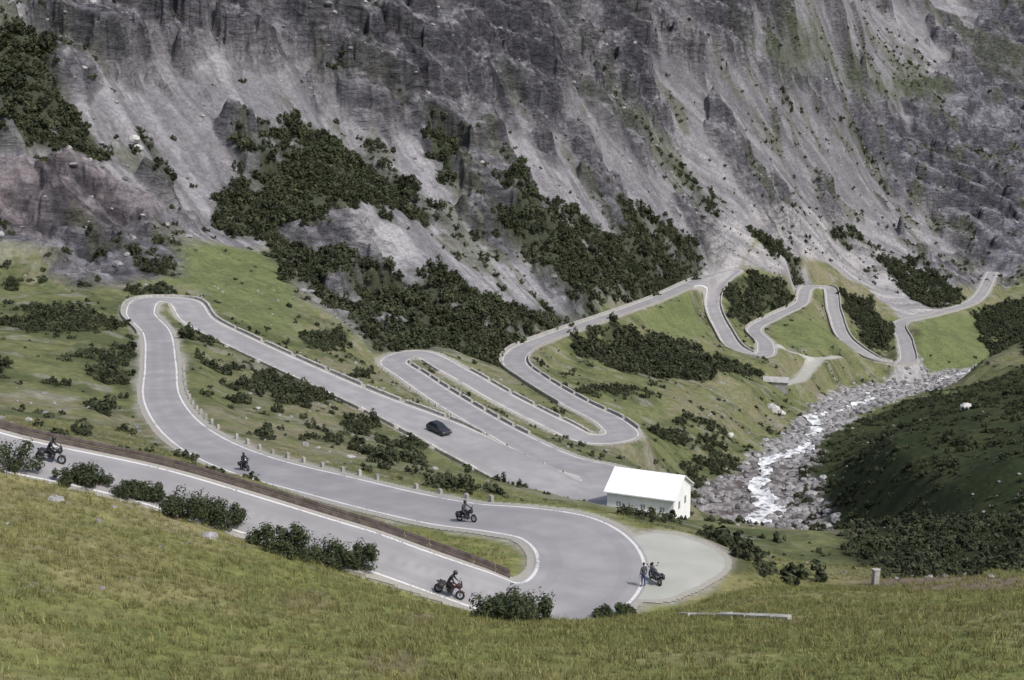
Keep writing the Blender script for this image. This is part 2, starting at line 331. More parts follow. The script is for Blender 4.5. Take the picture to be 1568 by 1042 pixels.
mu=n.nodes.new('ShaderNodeMath'); mu.operation='MULTIPLY'; n.links.new(mp.outputs[0],mu.inputs[0]); n.links.new(mm.outputs[0],mu.inputs[1])
sc=n.nodes.new('ShaderNodeVectorMath'); sc.operation='SCALE'; n.links.new(at.outputs['Color'],sc.inputs[0]); n.links.new(mu.outputs[0],sc.inputs['Scale'])
n.links.new(sc.outputs[0],b.inputs['Base Color'])
h2=n.nodes.new('ShaderNodeMath'); h2.operation='MULTIPLY'; n.links.new(t2.outputs['Fac'],h2.inputs[0]); n.links.new(ar.outputs['Fac'],h2.inputs[1])
b2=n.nodes.new('ShaderNodeBump'); b2.inputs['Strength'].default_value=1.0; b2.inputs['Distance'].default_value=4.5; n.links.new(h2.outputs[0],b2.inputs['Height'])
bp=n.nodes.new('ShaderNodeBump'); bp.inputs['Strength'].default_value=.6; bp.inputs['Distance'].default_value=.35
n.links.new(t1.outputs['Fac'],bp.inputs['Height']); n.links.new(b2.outputs['Normal'],bp.inputs['Normal']); n.links.new(bp.outputs['Normal'],b.inputs['Normal'])
# ------------------------------------------------------------------ mesh from grid
def gridmesh(name,qmask,zoff,mat,attrs=None,color=None):
    I,J=np.where(qmask)
    q=np.stack([I*nt+J,I*nt+J+1,(I+1)*nt+J+1,(I+1)*nt+J],1)[:, ::-1]
    used,inv=np.unique(q.ravel(),return_inverse=True); q=inv.reshape(-1,4)
    co=np.stack([X.ravel()[used],Y.ravel()[used],(Z+zoff).ravel()[used]],1).astype(np.float32)
    a,b_,c_=co[q[0,0]],co[q[0,1]],co[q[0,2]]
    if np.cross(b_-a,c_-a)[2]<0: q=q[:, ::-1].copy()
    me=bpy.data.meshes.new(name); me.vertices.add(len(co)); me.vertices.foreach_set('co',co.ravel())
    me.loops.add(q.size); me.loops.foreach_set('vertex_index',q.ravel().astype(np.int32))
    me.polygons.add(len(q)); me.polygons.foreach_set('loop_start',np.arange(0,q.size,4,dtype=np.int32))
    me.polygons.foreach_set('use_smooth',np.ones(len(q),bool))
    me.update(calc_edges=True)
    if color is not None:
        ca=me.attributes.new('Col','FLOAT_COLOR','POINT'); cl=np.ones((len(co),4),np.float32); cl[:,:3]=color.reshape(-1,3)[used]; ca.data.foreach_set('color',cl.ravel())
    for k,a in (attrs or {}).items():
        aa=me.attributes.new(k,'FLOAT','POINT'); aa.data.foreach_set('value',a.ravel()[used].astype(np.float32))
    me.materials.append(mat); o=bpy.data.objects.new(name,me); scene.collection.objects.link(o); return o
full=np.ones((nr-1,nt-1),bool)
gridmesh('terrain',full,0,mt_m,attrs={'rk':rk},color=cb)
def qany(m): return m[:-1,:-1]|m[1:,:-1]|m[:-1,1:]|m[1:,1:]
rm,n,b=newmat('asphalt_road',.85,.25)
def N_(t,**k):
    x=n.nodes.new(t)
    for a,c in k.items(): setattr(x,a,c)
    return x
def math_(op,a,b_=None,c=None):
    x=N_('ShaderNodeMath',operation=op)
    for i,v in enumerate((a,b_,c)):
        if v is None: continue
        if isinstance(v,(int,float)): x.inputs[i].default_value=v
        else: n.links.new(v,x.inputs[i])
    return x.outputs[0]
def mixn(f,a,b_):
    x=N_('ShaderNodeMix',data_type='RGBA')
    n.links.new(f,x.inputs[0])
    for s,v in ((6,a),(7,b_)):
        if isinstance(v,tuple): x.inputs[s].default_value=(*v,1)
        else: n.links.new(v,x.inputs[s])
    return x.outputs[2]
ad=N_('ShaderNodeAttribute',attribute_name='d').outputs['Fac']; ap=N_('ShaderNodeAttribute',attribute_name='pad').outputs['Fac']
tc=N_('ShaderNodeTexCoord'); tn=N_('ShaderNodeTexNoise'); tn.inputs['Scale'].default_value=.35; tn.inputs['Detail'].default_value=6; n.links.new(tc.outputs['Object'],tn.inputs['Vector'])
tf=N_('ShaderNodeTexNoise'); tf.inputs['Scale'].default_value=6; tf.inputs['Detail'].default_value=4; n.links.new(tc.outputs['Object'],tf.inputs['Vector'])
tl=N_('ShaderNodeTexNoise'); tl.inputs['Scale'].default_value=.07; tl.inputs['Detail'].default_value=3; n.links.new(tc.outputs['Object'],tl.inputs['Vector'])
rmp=N_('ShaderNodeMapRange'); rmp.inputs[1].default_value=.3; rmp.inputs[2].default_value=.7; n.links.new(tn.outputs['Fac'],rmp.inputs[0])
asph=mixn(rmp.outputs[0],(.27,.262,.265),(.345,.335,.335))
trk=math_('COMPARE',ad,-1.6,.45); asph=mixn(math_('MULTIPLY',trk,.25),asph,(.23,.222,.222))
rl=N_('ShaderNodeMapRange'); rl.inputs[1].default_value=.5; rl.inputs[2].default_value=.56; rl.inputs[4].default_value=.35; n.links.new(tl.outputs['Fac'],rl.inputs[0])
asph=mixn(rl.outputs[0],asph,(.23,.222,.222))
padc=mixn(rmp.outputs[0],(.35,.36,.31),(.44,.43,.39))
shc=mixn(tf.outputs['Fac'],(.24,.23,.17),(.44,.42,.39))
out=mixn(math_('LESS_THAN',ap,0.0),shc,padc)
out=mixn(math_('LESS_THAN',ad,0.0),out,asph)
wear=math_('ADD',math_('MULTIPLY',tf.outputs['Fac'],.6),math_('MULTIPLY',tn.outputs['Fac'],.5))
ln=math_('COMPARE',ad,-.3,.12); ln=math_('MULTIPLY',ln,math_('GREATER_THAN',wear,.47))
out=mixn(ln,out,(.64,.63,.60)); n.links.new(out,b.inputs['Base Color'])
bp=N_('ShaderNodeBump'); bp.inputs['Strength'].default_value=.3; bp.inputs['Distance'].default_value=.03; n.links.new(tf.outputs['Fac'],bp.inputs['Height']); n.links.new(bp.outputs['Normal'],b.inputs['Normal'])
dmin=np.minimum(dr,dp)
gridmesh('road',qany(dmin<.45),.05,rm,attrs={'d':dr,'pad':dp})
wm,n,b=newmat('white_water',.3,.5)
tc=N_('ShaderNodeTexCoord'); tn=N_('ShaderNodeTexNoise'); tn.inputs['Scale'].default_value=.5; tn.inputs['Detail'].default_value=6; n.links.new(tc.outputs['Object'],tn.inputs['Vector'])
rmp=N_('ShaderNodeMapRange'); rmp.inputs[1].default_value=.37; rmp.inputs[2].default_value=.51; n.links.new(tn.outputs['Fac'],rmp.inputs[0])
n.links.new(mixn(rmp.outputs[0],(.26,.27,.26),(.87,.88,.89)),b.inputs['Base Color'])
bp=N_('ShaderNodeBump'); bp.inputs['Distance'].default_value=.3; n.links.new(tn.outputs['Fac'],bp.inputs['Height']); n.links.new(bp.outputs['Normal'],b.inputs['Normal'])
gridmesh('stream',qany((ds_+fine*2.2<0)&(dr>1)),.4,wm)
# ------------------------------------------------------------------ generic object builders
def mobj(name,verts,faces,mat,parent=None,smooth=False):
    me=bpy.data.meshes.new(name); me.from_pydata([tuple(map(float,v)) for v in verts],[],faces); me.update()
    for m in (mat if isinstance(mat,list) else [mat]): me.materials.append(m)
    if smooth: me.polygons.foreach_set('use_smooth',np.ones(len(me.polygons),bool))
    o=bpy.data.objects.new(name,me); scene.collection.objects.link(o)
    if parent: o.parent=parent
    return o
class MB:
    def __init__(s): s.v=[];s.f=[]
    def box(s,c,d,rot=0,tilt=0):
        M=Matrix.Translation(c)@Matrix.Rotation(rot,4,'Z')@Matrix.Rotation(tilt,4,'Y'); k=len(s.v)
        for sx in(-.5,.5):
            for sy in(-.5,.5):
                for sz in(-.5,.5): s.v.append(tuple(M@Vector((sx*d[0],sy*d[1],sz*d[2]))))
        s.f+=[(k,k+1,k+3,k+2),(k+4,k+6,k+7,k+5),(k,k+4,k+5,k+1),(k+2,k+3,k+7,k+6),(k,k+2,k+6,k+4),(k+1,k+5,k+7,k+3)]
    def tube(s,a,b,r1,r2=None,n=8):
        r2=r1 if r2 is None else r2; a=Vector(a);b=Vector(b); d=(b-a).normalized(); u=d.orthogonal().normalized(); w=d.cross(u); k=len(s.v)
        for p,r in((a,r1),(b,r2)):
            for i in range(n):
                t=2*math.pi*i/n; s.v.append(tuple(p+u*math.cos(t)*r+w*math.sin(t)*r))
        for i in range(n): j=(i+1)%n; s.f.append((k+i,k+j,k+n+j,k+n+i))
        s.f.append(tuple(k+i for i in range(n))[::-1]); s.f.append(tuple(k+n+i for i in range(n)))
    def torus(s,c,Rr,r,n=24,m=8,sy=1):
        k=len(s.v); c=Vector(c)
        for i in range(n):
            a=2*math.pi*i/n
            for j in range(m):
                t=2*math.pi*j/m; q=Rr+r*math.cos(t); s.v.append((c.x+q*math.cos(a),c.y+r*sy*math.sin(t),c.z+q*math.sin(a)))
        for i in range(n):
            for j in range(m):
                s.f.append((k+i*m+j,k+i*m+(j+1)%m,k+((i+1)%n)*m+(j+1)%m,k+((i+1)%n)*m+j))
    def ell(s,c,r,n=12,m=8,tilt=0):
        k=len(s.v); M=Matrix.Translation(c)@Matrix.Rotation(tilt,4,'Y')
        for i in range(m+1):
            p=math.pi*i/m
            for j in range(n):
                t=2*math.pi*j/n; s.v.append(tuple(M@Vector((r[0]*math.sin(p)*math.cos(t),r[1]*math.sin(p)*math.sin(t),r[2]*math.cos(p)))))
        for i in range(m):
            for j in range(n):
                s.f.append((k+i*n+j,k+(i+1)*n+j,k+(i+1)*n+(j+1)%n,k+i*n+(j+1)%n))
def pm(name,c,rough=.5,spec=.4,metal=0): return noisemat(name,tuple(x*.85 for x in c),tuple(min(1,x*1.1) for x in c),12,rough,spec,0,metal)
M_black=pm('black_rubber',(.02,.02,.02),.8); M_metal=pm('steel',(.22,.22,.23),.45,.5,.6); M_dark=pm('dark_plastic',(.035,.035,.04),.5)
M_skin=pm('skin',(.45,.27,.2),.6); M_glass=pm('dark_glass',(.02,.025,.03),.1,.6)
paints=[pm('paint_dark_red',(.06,.02,.02),.3,.5),pm('paint_black',(.03,.03,.035),.3,.5),pm('paint_dark_grey',(.07,.07,.08),.3,.5)]
M_jk=[pm('jacket_black',(.03,.03,.035),.8,.2),pm('jacket_grey',(.07,.07,.08),.8,.2),pm('jacket_navy',(.03,.04,.08),.8,.2)]
M_helm=[pm('helmet_dark',(.04,.04,.045),.25),pm('helmet_white',(.5,.5,.5),.25)]
M_hair=pm('hair',(.05,.03,.02),.8); M_jeans=pm('jeans',(.05,.07,.13),.9,.1)
def empty(name,loc,rotz=0,pitch=0):
    e=bpy.data.objects.new(name,None); scene.collection.objects.link(e)
    e.matrix_basis=Matrix.Translation(loc)@Matrix.Rotation(rotz,4,'Z')@Matrix.Rotation(-pitch,4,'Y'); e.empty_display_size=.3; return e
def skinned(name,nodes,edges,mat,parent,root=0,sub=1):
    keys=list(nodes); me=bpy.data.meshes.new(name); me.from_pydata([nodes[k][0] for k in keys],[(keys.index(a),keys.index(b)) for a,b in edges],[])
    o=bpy.data.objects.new(name,me); scene.collection.objects.link(o); o.parent=parent
    me.materials.append(mat)
    md=o.modifiers.new('skin','SKIN')
    sv=me.skin_vertices[0].data
    for i,k in enumerate(keys):
        r=nodes[k][1]; sv[i].radius=(r,r)
        sv[i].use_root=(i==root)
    md.use_smooth_shade=True
    s=o.modifiers.new('sub','SUBSURF'); s.levels=sub; s.render_levels=sub
    return o
def hands(parent,spots,mat):
    for nm,(c,d,up) in spots.items():
        c=Vector(c); d=Vector(d).normalized(); up=Vector(up).normalized(); sd=d.cross(up)
        nodes={'w':(tuple(c),.026),'p':(tuple(c+d*.05),(.03))}; ed=[('w','p')]
        for i,(o_,l) in enumerate(((-.03,.07),(-.01,.08),(.01,.075),(.03,.06))):
            nodes[f'a{i}']=(tuple(c+d*.08+sd*o_),.011); nodes[f'b{i}']=(tuple(c+d*(.08+l*.5)+sd*o_-up*.012),.009); nodes[f'c{i}']=(tuple(c+d*(.08+l*.75)+sd*o_-up*.04),.008)
            ed+=[('p',f'a{i}'),(f'a{i}',f'b{i}'),(f'b{i}',f'c{i}')]
        nodes['t1']=(tuple(c+d*.04-sd*.04-up*.01),.012); nodes['t2']=(tuple(c+d*.075-sd*.055-up*.03),.009); ed+=[('w','t1'),('t1','t2')]
        skinned(nm,nodes,ed,mat,parent,0,1)
def bike_parts(e,paint):
    b=MB(); 
    for x in(-.72,.72): b.torus((x,0,.31),.25,.065)
    mobj('tyres',b.v,b.f,M_black,e,True)
    b=MB()
    for x in(-.72,.72):
        b.torus((x,0,.31),.185,.015,20,6); b.tube((x,-.05,.31),(x,.05,.31),.05)
        for a in range(6): b.tube((x,0,.31),(x+.18*math.cos(a*1.047),0,.31+.18*math.sin(a*1.047)),.01,n=5)
    for y in(-.09,.09): b.tube((.72,y,.31),(.48,y,.98),.025)
    b.tube((-.72,.1,.31),(-.2,.1,.42),.03); b.tube((-.72,-.1,.31),(-.2,-.1,.42),.03)
    b.tube((.1,-.14,.3),(-.75,-.17,.38),.035,.05); b.tube((.42,-.36,1.02),(.46,.36,1.02),.014)
    mobj('forks_wheels_exhaust',b.v,b.f,M_metal,e,True)
    b=MB(); b.box((.02,0,.42),(.42,.3,.36),tilt=.15); b.ell((-.42,0,.76),(.42,.15,.08)); b.tube((.38,-.37,1.02),(.38,-.25,1.02),.02);b.tube((.38,.37,1.02),(.38,.25,1.02),.02)
    b.box((-.62,.26,.62),(.42,.18,.32)); b.box((-.62,-.26,.62),(.42,.18,.32)); b.tube((.4,.33,1.02),(.42,.38,1.2),.01); b.ell((.42,.4,1.22),(.02,.07,.045)); b.tube((.4,-.33,1.02),(.42,-.38,1.2),.01); b.ell((.42,-.4,1.22),(.02,.07,.045))
    mobj('engine_seat_panniers',b.v,b.f,M_dark,e,True)
    b=MB(); b.ell((.12,0,.82),(.32,.17,.16),tilt=.15); b.ell((.5,0,.88),(.2,.17,.2),tilt=-.4); b.ell((-.8,0,.74),(.2,.1,.07),tilt=.2); b.ell((.76,0,.6),(.22,.07,.05)); b.box((-.05,0,.62),(.55,.26,.12))
    mobj('tank_fairing',b.v,b.f,paint,e,True)
    b=MB(); b.ell((.6,0,1.12),(.03,.15,.19),tilt=-.5); b.ell((.68,0,.9),(.05,.09,.07)); mobj('screen_headlamp',b.v,b.f,M_glass,e,True)
def rider(e,jk,hm):
    p=empty('motorcyclist',(0,0,0)); p.parent=e; p.matrix_basis=Matrix.Identity(4)
    nd={'pel':((-.28,0,.9),.14),'wst':((-.22,0,1.08),.135),'chs':((-.1,0,1.32),.165),'nk':((-.02,0,1.5),.065),'hd0':((.0,0,1.56),.07)}
    ed=[('pel','wst'),('wst','chs'),('chs','nk'),('nk','hd0')]
    for s,y in(('l',1),('r',-1)):
        nd[s+'sh']=((-.08,y*.19,1.41),.075); nd[s+'el']=((.1,y*.33,1.17),.052); nd[s+'wr']=((.33,y*.31,1.07),.036)
        nd[s+'hp']=((-.24,y*.11,.86),.1); nd[s+'kn']=((.14,y*.23,.74),.068); nd[s+'an']=((-.08,y*.2,.36),.045); nd[s+'to']=((.1,y*.21,.31),.038)
        ed+=[('chs',s+'sh'),(s+'sh',s+'el'),(s+'el',s+'wr'),('pel',s+'hp'),(s+'hp',s+'kn'),(s+'kn',s+'an'),(s+'an',s+'to')]
    skinned('riding_suit',nd,ed,jk,p)
    hands(p,{'hand_left':((.33,.31,1.07),(.8,0,-.2),(0,0,1)),'hand_right':((.33,-.31,1.07),(.8,0,-.2),(0,0,1))},M_black)
    b=MB(); b.ell((.02,0,1.68),(.155,.13,.15),16,12); b.ell((.11,0,1.62),(.07,.085,.07),12,8); mobj('helmet',b.v,b.f,hm,p,True)
    b=MB(); b.ell((.085,0,1.69),(.1,.105,.055),12,8); mobj('visor',b.v,b.f,M_glass,p,True)
def near_sample(p):
    k=int(np.argmin((rs[:,0]-p[0])**2+(rs[:,1]-p[1])**2)); t=rs[min(k+2,len(rs)-1),:3]-rs[max(k-2,0),:3]; return k,t/np.linalg.norm(t)
def motorcycle(u,v,flip,paint,jk,hm,withr=True,yaw=None):
    p=hit(u,v); k,t=near_sample(p); 
    if flip: t=-t
    rz=math.atan2(t[1],t[0]) if yaw is None else yaw
    e=empty('motorcycle',p+Vector((0,0,.05)),rz,math.asin(t[2]) if yaw is None else 0)
    bike_parts(e,paint)
    if withr: rider(e,jk,hm)
motorcycle(77,709,False,paints[1],M_jk[0],M_helm[0])
motorcycle(375,721,True,paints[1],M_jk[0],M_helm[0])
motorcycle(715,800,True,paints[1],M_jk[1],M_helm[0])
motorcycle(686,914,False,paints[0],M_jk[0],M_helm[0])
motorcycle(1003,893,False,paints[2],M_jk[1],M_helm[1],False,yaw=1.9)
def person(u,v,yaw,jk):
    p0=hit(u,v)+Vector((0,0,.05)); e=empty('standing_person',p0,yaw)
    nd={'pel':((0,0,.96),.13),'wst':((0,0,1.1),.12),'chs':((0,0,1.33),.15),'nk':((0,0,1.48),.055),'h':((.01,0,1.53),.05)}
    ed=[('pel','wst'),('wst','chs'),('chs','nk'),('nk','h')]
    for s,y in(('l',1),('r',-1)):
        nd[s+'sh']=((0,y*.19,1.4),.068); nd[s+'el']=((-.03,y*.27,1.12),.046); nd[s+'wr']=((.07,y*.27,.89),.032)
        ed+=[('chs',s+'sh'),(s+'sh',s+'el'),(s+'el',s+'wr')]
    skinned('jacket',nd,ed,jk,e)
    nd={'pel':((0,0,.96),.125)}; ed=[]
    for s,y in(('l',1),('r',-1)):
        nd[s+'hp']=((0,y*.09,.9),.09); nd[s+'kn']=((.02,y*.11,.49),.06); nd[s+'an']=((0,y*.12,.1),.042); nd[s+'to']=((.16,y*.14,.045),.038)
        ed+=[('pel',s+'hp'),(s+'hp',s+'kn'),(s+'kn',s+'an'),(s+'an',s+'to')]
    skinned('trousers',nd,ed,M_jeans,e)
    hands(e,{'hand_left':((.07,.27,.89),(.15,0,-1),(1,0,0)),'hand_right':((.07,-.27,.89),(.15,0,-1),(1,0,0))},M_skin)
    b=MB(); b.ell((.01,0,1.64),(.095,.075,.12),16,12); b.ell((.105,0,1.63),(.02,.014,.025)); b.ell((0,.078,1.635),(.018,.012,.03)); b.ell((0,-.078,1.635),(.018,.012,.03)); mobj('head',b.v,b.f,M_skin,e,True)
    b=MB(); b.ell((-.015,0,1.675),(.1,.083,.1),14,10); mobj('hair',b.v,b.f,M_hair,e,True)
    b=MB(); b.ell((.095,.03,1.65),(.01,.012,.007));b.ell((.095,-.03,1.65),(.01,.012,.007)); b.ell((.095,0,1.585),(.01,.025,.006)); mobj('eyes_mouth',b.v,b.f,M_dark,e,True)
person(985,900,2.2,M_jk[1])
def car(u,v,flip,paint):
    p=hit(u,v); k,t=near_sample(p); t=-t if flip else t
    e=empty('parked_car',p+Vector((0,0,.05)),math.atan2(t[1],t[0]),math.asin(t[2]))
    prof=[(-2.15,.3),(-2.2,.6),(-2.1,.95),(-1.2,1.0),(1.0,.95),(1.9,.8),(2.15,.6),(2.15,.3)]
    def ext(pf,wb,wt=None,zs=None):
        v=[];n_=len(pf)
        for s in(-1,1):
            for x,z in pf:
                w=wb if wt is None else wb+(wt-wb)*max(0,(z-pf[0][1])/(max(q[1] for q in pf)-pf[0][1]))
                v.append((x,s*w,z))
        f=[tuple(range(n_))[::-1],tuple(range(n_,2*n_))]+[(i,(i+1)%n_,n_+(i+1)%n_,n_+i) for i in range(n_)]
        return v,f
    vv,ff=ext(prof,.88); o=mobj('body',vv,ff,paint,e); bm=o.modifiers.new('b','BEVEL'); bm.width=.08; bm.segments=3
    vv,ff=ext([(-1.95,.96),(-1.5,1.42),(.1,1.44),(.95,.96)],.82,.62); mobj('windows',vv,ff,M_glass,e)
    vv,ff=ext([(-1.5,1.425),(-1.4,1.48),(0,1.485),(.12,1.44)],.63,.58); mobj('roof',vv,ff,paint,e)
    b=MB()
    for x in(-1.35,1.35):
        for y in(-.82,.82): b.torus((x,y,.32),.23,.09)
    mobj('tyres',b.v,b.f,M_black,e,True)
    b=MB()
    for x in(-1.35,1.35):
        for y in(-.84,.84): b.tube((x,y-.04,.32),(x,y+.04,.32),.19,n=14)
    for y in(-.6,.6): b.ell((2.1,y,.68),(.08,.18,.08))
    mobj('rims_lamps',b.v,b.f,M_metal,e,True)
car(672,663,False,paints[1])
# ------------------------------------------------------------------ swept barriers along road
S_all=rs
def offset_line(i0,i1,side,off,step=1.0):
    sel=np.where((ridx>=i0)&(ridx<=i1))[0]; out=[]; last=None
    tg=np.gradient(S_all[:,:2],axis=0); tg/=np.linalg.norm(tg,axis=1)[:,None]
    for k in sel:
        x,y,z,w=S_all[k]; o=w/2+off; p=Vector((x-tg[k,1]*side*o,y+tg[k,0]*side*o,0)); 
        if last is None or (p-last).length>=step: 
            dd=np.min(np.hypot(rs[:,0]-p.x,rs[:,1]-p.y)-rs[:,3]/2)
            last=p
            out.append((Vector((p.x,p.y,gz(p.x,p.y))),math.atan2(tg[k,1],tg[k,0]),dd>off*.5))
    return out
M_wall=noisemat('pale_stone',(.28,.27,.25),(.46,.44,.41),1.5,.9,.1,.4)
M_rail=noisemat('weathered_steel_rail',(.10,.078,.072),(.17,.138,.125),2,.8,.2,.3)
M_wood=noisemat('woody_stem',(.075,.05,.045),(.15,.10,.085),2,.8,.2,.3)
def wall(name,i0,i1,side,off=.55,h=.7,w=.45,gap=7):
    L=offset_line(i0,i1,side,off,1.2); b=MB(); c=0
    for (p,a,okk),(q_,a2,ok2) in zip(L[:-1],L[1:]):
        c+=1
        if not okk or not ok2 or (gap and c%gap==0): continue
        m=(p+q_)/2; d=q_-p; l=math.hypot(d.x,d.y)
        b.box(m+Vector((0,0,h/2-.15)),(l*1.0,w*random.uniform(.94,1.06),h+.3+random.uniform(-.05,.05)),math.atan2(d.y,d.x),-math.atan2(d.z,l))
    mobj(name,b.v,b.f,M_wall)
wall('stone_parapet',22,26.5,1,gap=0,h=.5)
wall('stone_parapet',26.5,30.5,1,h=.5); wall('stone_parapet',26.5,33,-1,h=.5)
wall('stone_parapet',37,42,-1,h=.5,gap=5); wall('stone_parapet',42,46.5,1,h=.5,gap=6)
wall('stone_parapet',48,55,1,h=.8,gap=0); wall('stone_parapet',46.5,50,-1,h=.6)
wall('stone_parapet',50,54.5,-1,h=.8,gap=0)
wall('stone_parapet',57,61,1,h=.9,gap=0); wall('stone_parapet',57,61,-1,h=.9,gap=0)
wall('stone_parapet',62,66,1,h=.9,gap=0); wall('stone_parapet',67,71,-1,h=.9,gap=0);wall('stone_parapet',67,71,1,h=.9,gap=0); wall('stone_parapet',71,75,-1,h=.9,gap=0)
b=MB()
for i0,i1,sd,st in((14,21,-1,2.9),(27,33,1,4),(36,40,1,4),(42,45,1,4)):
    for p,a,okk in offset_line(i0,i1,sd,.75,st):
        if okk and random.random()<.9: 
            a2=a+random.uniform(-.2,.2); h_=random.uniform(.45,.7)
            b.box(p+Vector((0,0,h_/2-.1)),(.36,.3,h_+.1),a2); b.box(p+Vector((0,0,h_+.01-.05)),(.26,.2,.1),a2)
mobj('guard_stones',b.v,b.f,M_wall)
b=MB(); L=offset_line(0,7.3,1,.5,1.0)
for k,((p,a,_),(q_,a2,_2)) in enumerate(zip(L[:-1],L[1:])):
    d=q_-p; l=math.hypot(d.x,d.y); an=math.atan2(d.y,d.x); ti=-math.atan2(d.z,l); m=(p+q_)/2
    b.box(m+Vector((0,0,.58)),(l*1.01,.06,.12),an,ti); b.box(m+Vector((0,0,.49)),(l*1.01,.1,.07),an,ti); b.box(m+Vector((0,0,.40)),(l*1.01,.06,.12),an,ti)
    b.box(m+Vector((0,0,.08)),(l*1.01,.3,.3),an,ti)
    if k%3==0: b.box(p+Vector((0,.0,.3)),(.14,.13,.72),an)
mobj('guard_rail',b.v,b.f,M_rail)
b=MB()
pa=[hit(u,v) for u,v in((1040,943),(1060,944),(1080,944),(1100,945),(1120,945),(1145,946),(1165,947),(1185,948),(1210,949))]
for p,q_ in zip(pa[:-1],pa[1:]):
    d=q_-p; l=math.hypot(d.x,d.y); h_=random.uniform(.2,.36)
    b.box((p+q_)/2+Vector((0,0,.04)),(l*.97,.4,h_),math.atan2(d.y,d.x)+random.uniform(-.03,.03),-math.atan2(d.z,l))
mobj('low_stone_wall',b.v,b.f,M_wall)
p=hit(1340,896); b=MB(); b.box(p+Vector((0,0,.5)),(.42,.4,1.3),.3); b.box(p+Vector((0,0,1.19)),(.5,.48,.08),.3); mobj('stone_post',b.v,b.f,M_wall)
# ------------------------------------------------------------------ white building at the hairpin
M_plast=noisemat('white_render',(.80,.80,.78),(.88,.88,.86),.8,.8,.2,.1); M_roof=noisemat('pale_metal_roof',(.78,.79,.80),(.87,.88,.88),.6,.45,.4)
M_win=noisemat('window_glass',(.25,.27,.29),(.4,.42,.44),2,.2,.5)
def house(name,loc,rz,Lx,Ly,Hh,rise,mw,mr,wins,big_=True):
    e=empty(name,loc,rz)
    b=MB(); b.box((0,0,Hh/2-1),(Lx,Ly,Hh+2)); mobj('walls',b.v,b.f,mw,e)
    rv=[(-Lx/2,-Ly/2,Hh),(Lx/2,-Ly/2,Hh),(Lx/2,Ly/2,Hh),(-Lx/2,Ly/2,Hh),(-Lx/2,0,Hh+rise),(Lx/2,0,Hh+rise)]
    mobj('gables',rv,[(0,4,3),(1,2,5)],mw,e)
    b=MB()
    for s in(-1,1):
        k=len(b.v); z0=Hh+rise+.02; y1=s*(Ly/2+.4); z1=z0-rise*(Ly/2+.4)/(Ly/2)
        for x in(-Lx/2-.35,Lx/2+.35): b.v+=[(x,0,z0),(x,y1,z1),(x,y1,z1+.15),(x,0,z0+.15)]
        b.f+=[(k,k+1,k+2,k+3),(k+4,k+7,k+6,k+5),(k+1,k+5,k+6,k+2),(k+3,k+2,k+6,k+7),(k,k+4,k+5,k+1)]
    if big_:
        for i in range(int(Lx/.9)):
            x=-Lx/2+.45+i*.9
            for s in(-1,1):
                k=len(b.v); y1=s*(Ly/2+.38); z0=Hh+rise+.171; z1=z0-rise*(Ly/2+.38)/(Ly/2)
                b.v+=[(x-.02,0,z0),(x+.02,0,z0),(x+.02,y1,z1),(x-.02,y1,z1),(x,0,z0+.05),(x,y1,z1+.05)]; b.f+=[(k,k+4,k+5,k+3),(k+1,k+2,k+5,k+4)]
    mobj('roof',b.v,b.f,mr,e)
    b=MB(); fr=MB()
    for x,z,w_,h_ in wins:
        b.box((x,-Ly/2-.004,z),(w_,.03,h_)); fr.box((x,-Ly/2-.03,z-h_/2-.04),(w_+.2,.1,.08)); fr.box((x,-Ly/2-.02,z),(.05,.05,h_))
    for y in(-1.3,1.3):
        if big_: b.box((-Lx/2-.004,y,Hh-1.5),(.03,.8,1.0)); b.box((Lx/2+.004,y,Hh-1.5),(.03,.8,1.0))
    mobj('windows_door',b.v,b.f,M_win,e); mobj('sills_mullions',fr.v,fr.f,mw,e)
    return e
house('white_mountain_house',Vector(wp(993,808,-62.6))+Vector((0,0,-.2)),math.radians(-24),9.0,7.4,5.8,2.0,M_plast,M_roof,[(-2.9,4.2,.6,.7),(.4,4.2,.6,.7),(3.0,4.2,.6,.7),(-.9,1.25,.9,1.9)])
M_greywall=noisemat('grey_masonry',(.26,.25,.23),(.42,.40,.37),1.2,.9,.1,.3); M_slate=noisemat('grey_slate',(.30,.29,.28),(.42,.41,.40),1,.8,.2,.2)
house('stone_hut',hit(1188,591)+Vector((0,0,-.3)),math.radians(-12),8,4.5,2.2,1.1,M_greywall,M_slate,[(-2,1.3,.6,.6),(1.5,1.0,.9,1.8)],False)
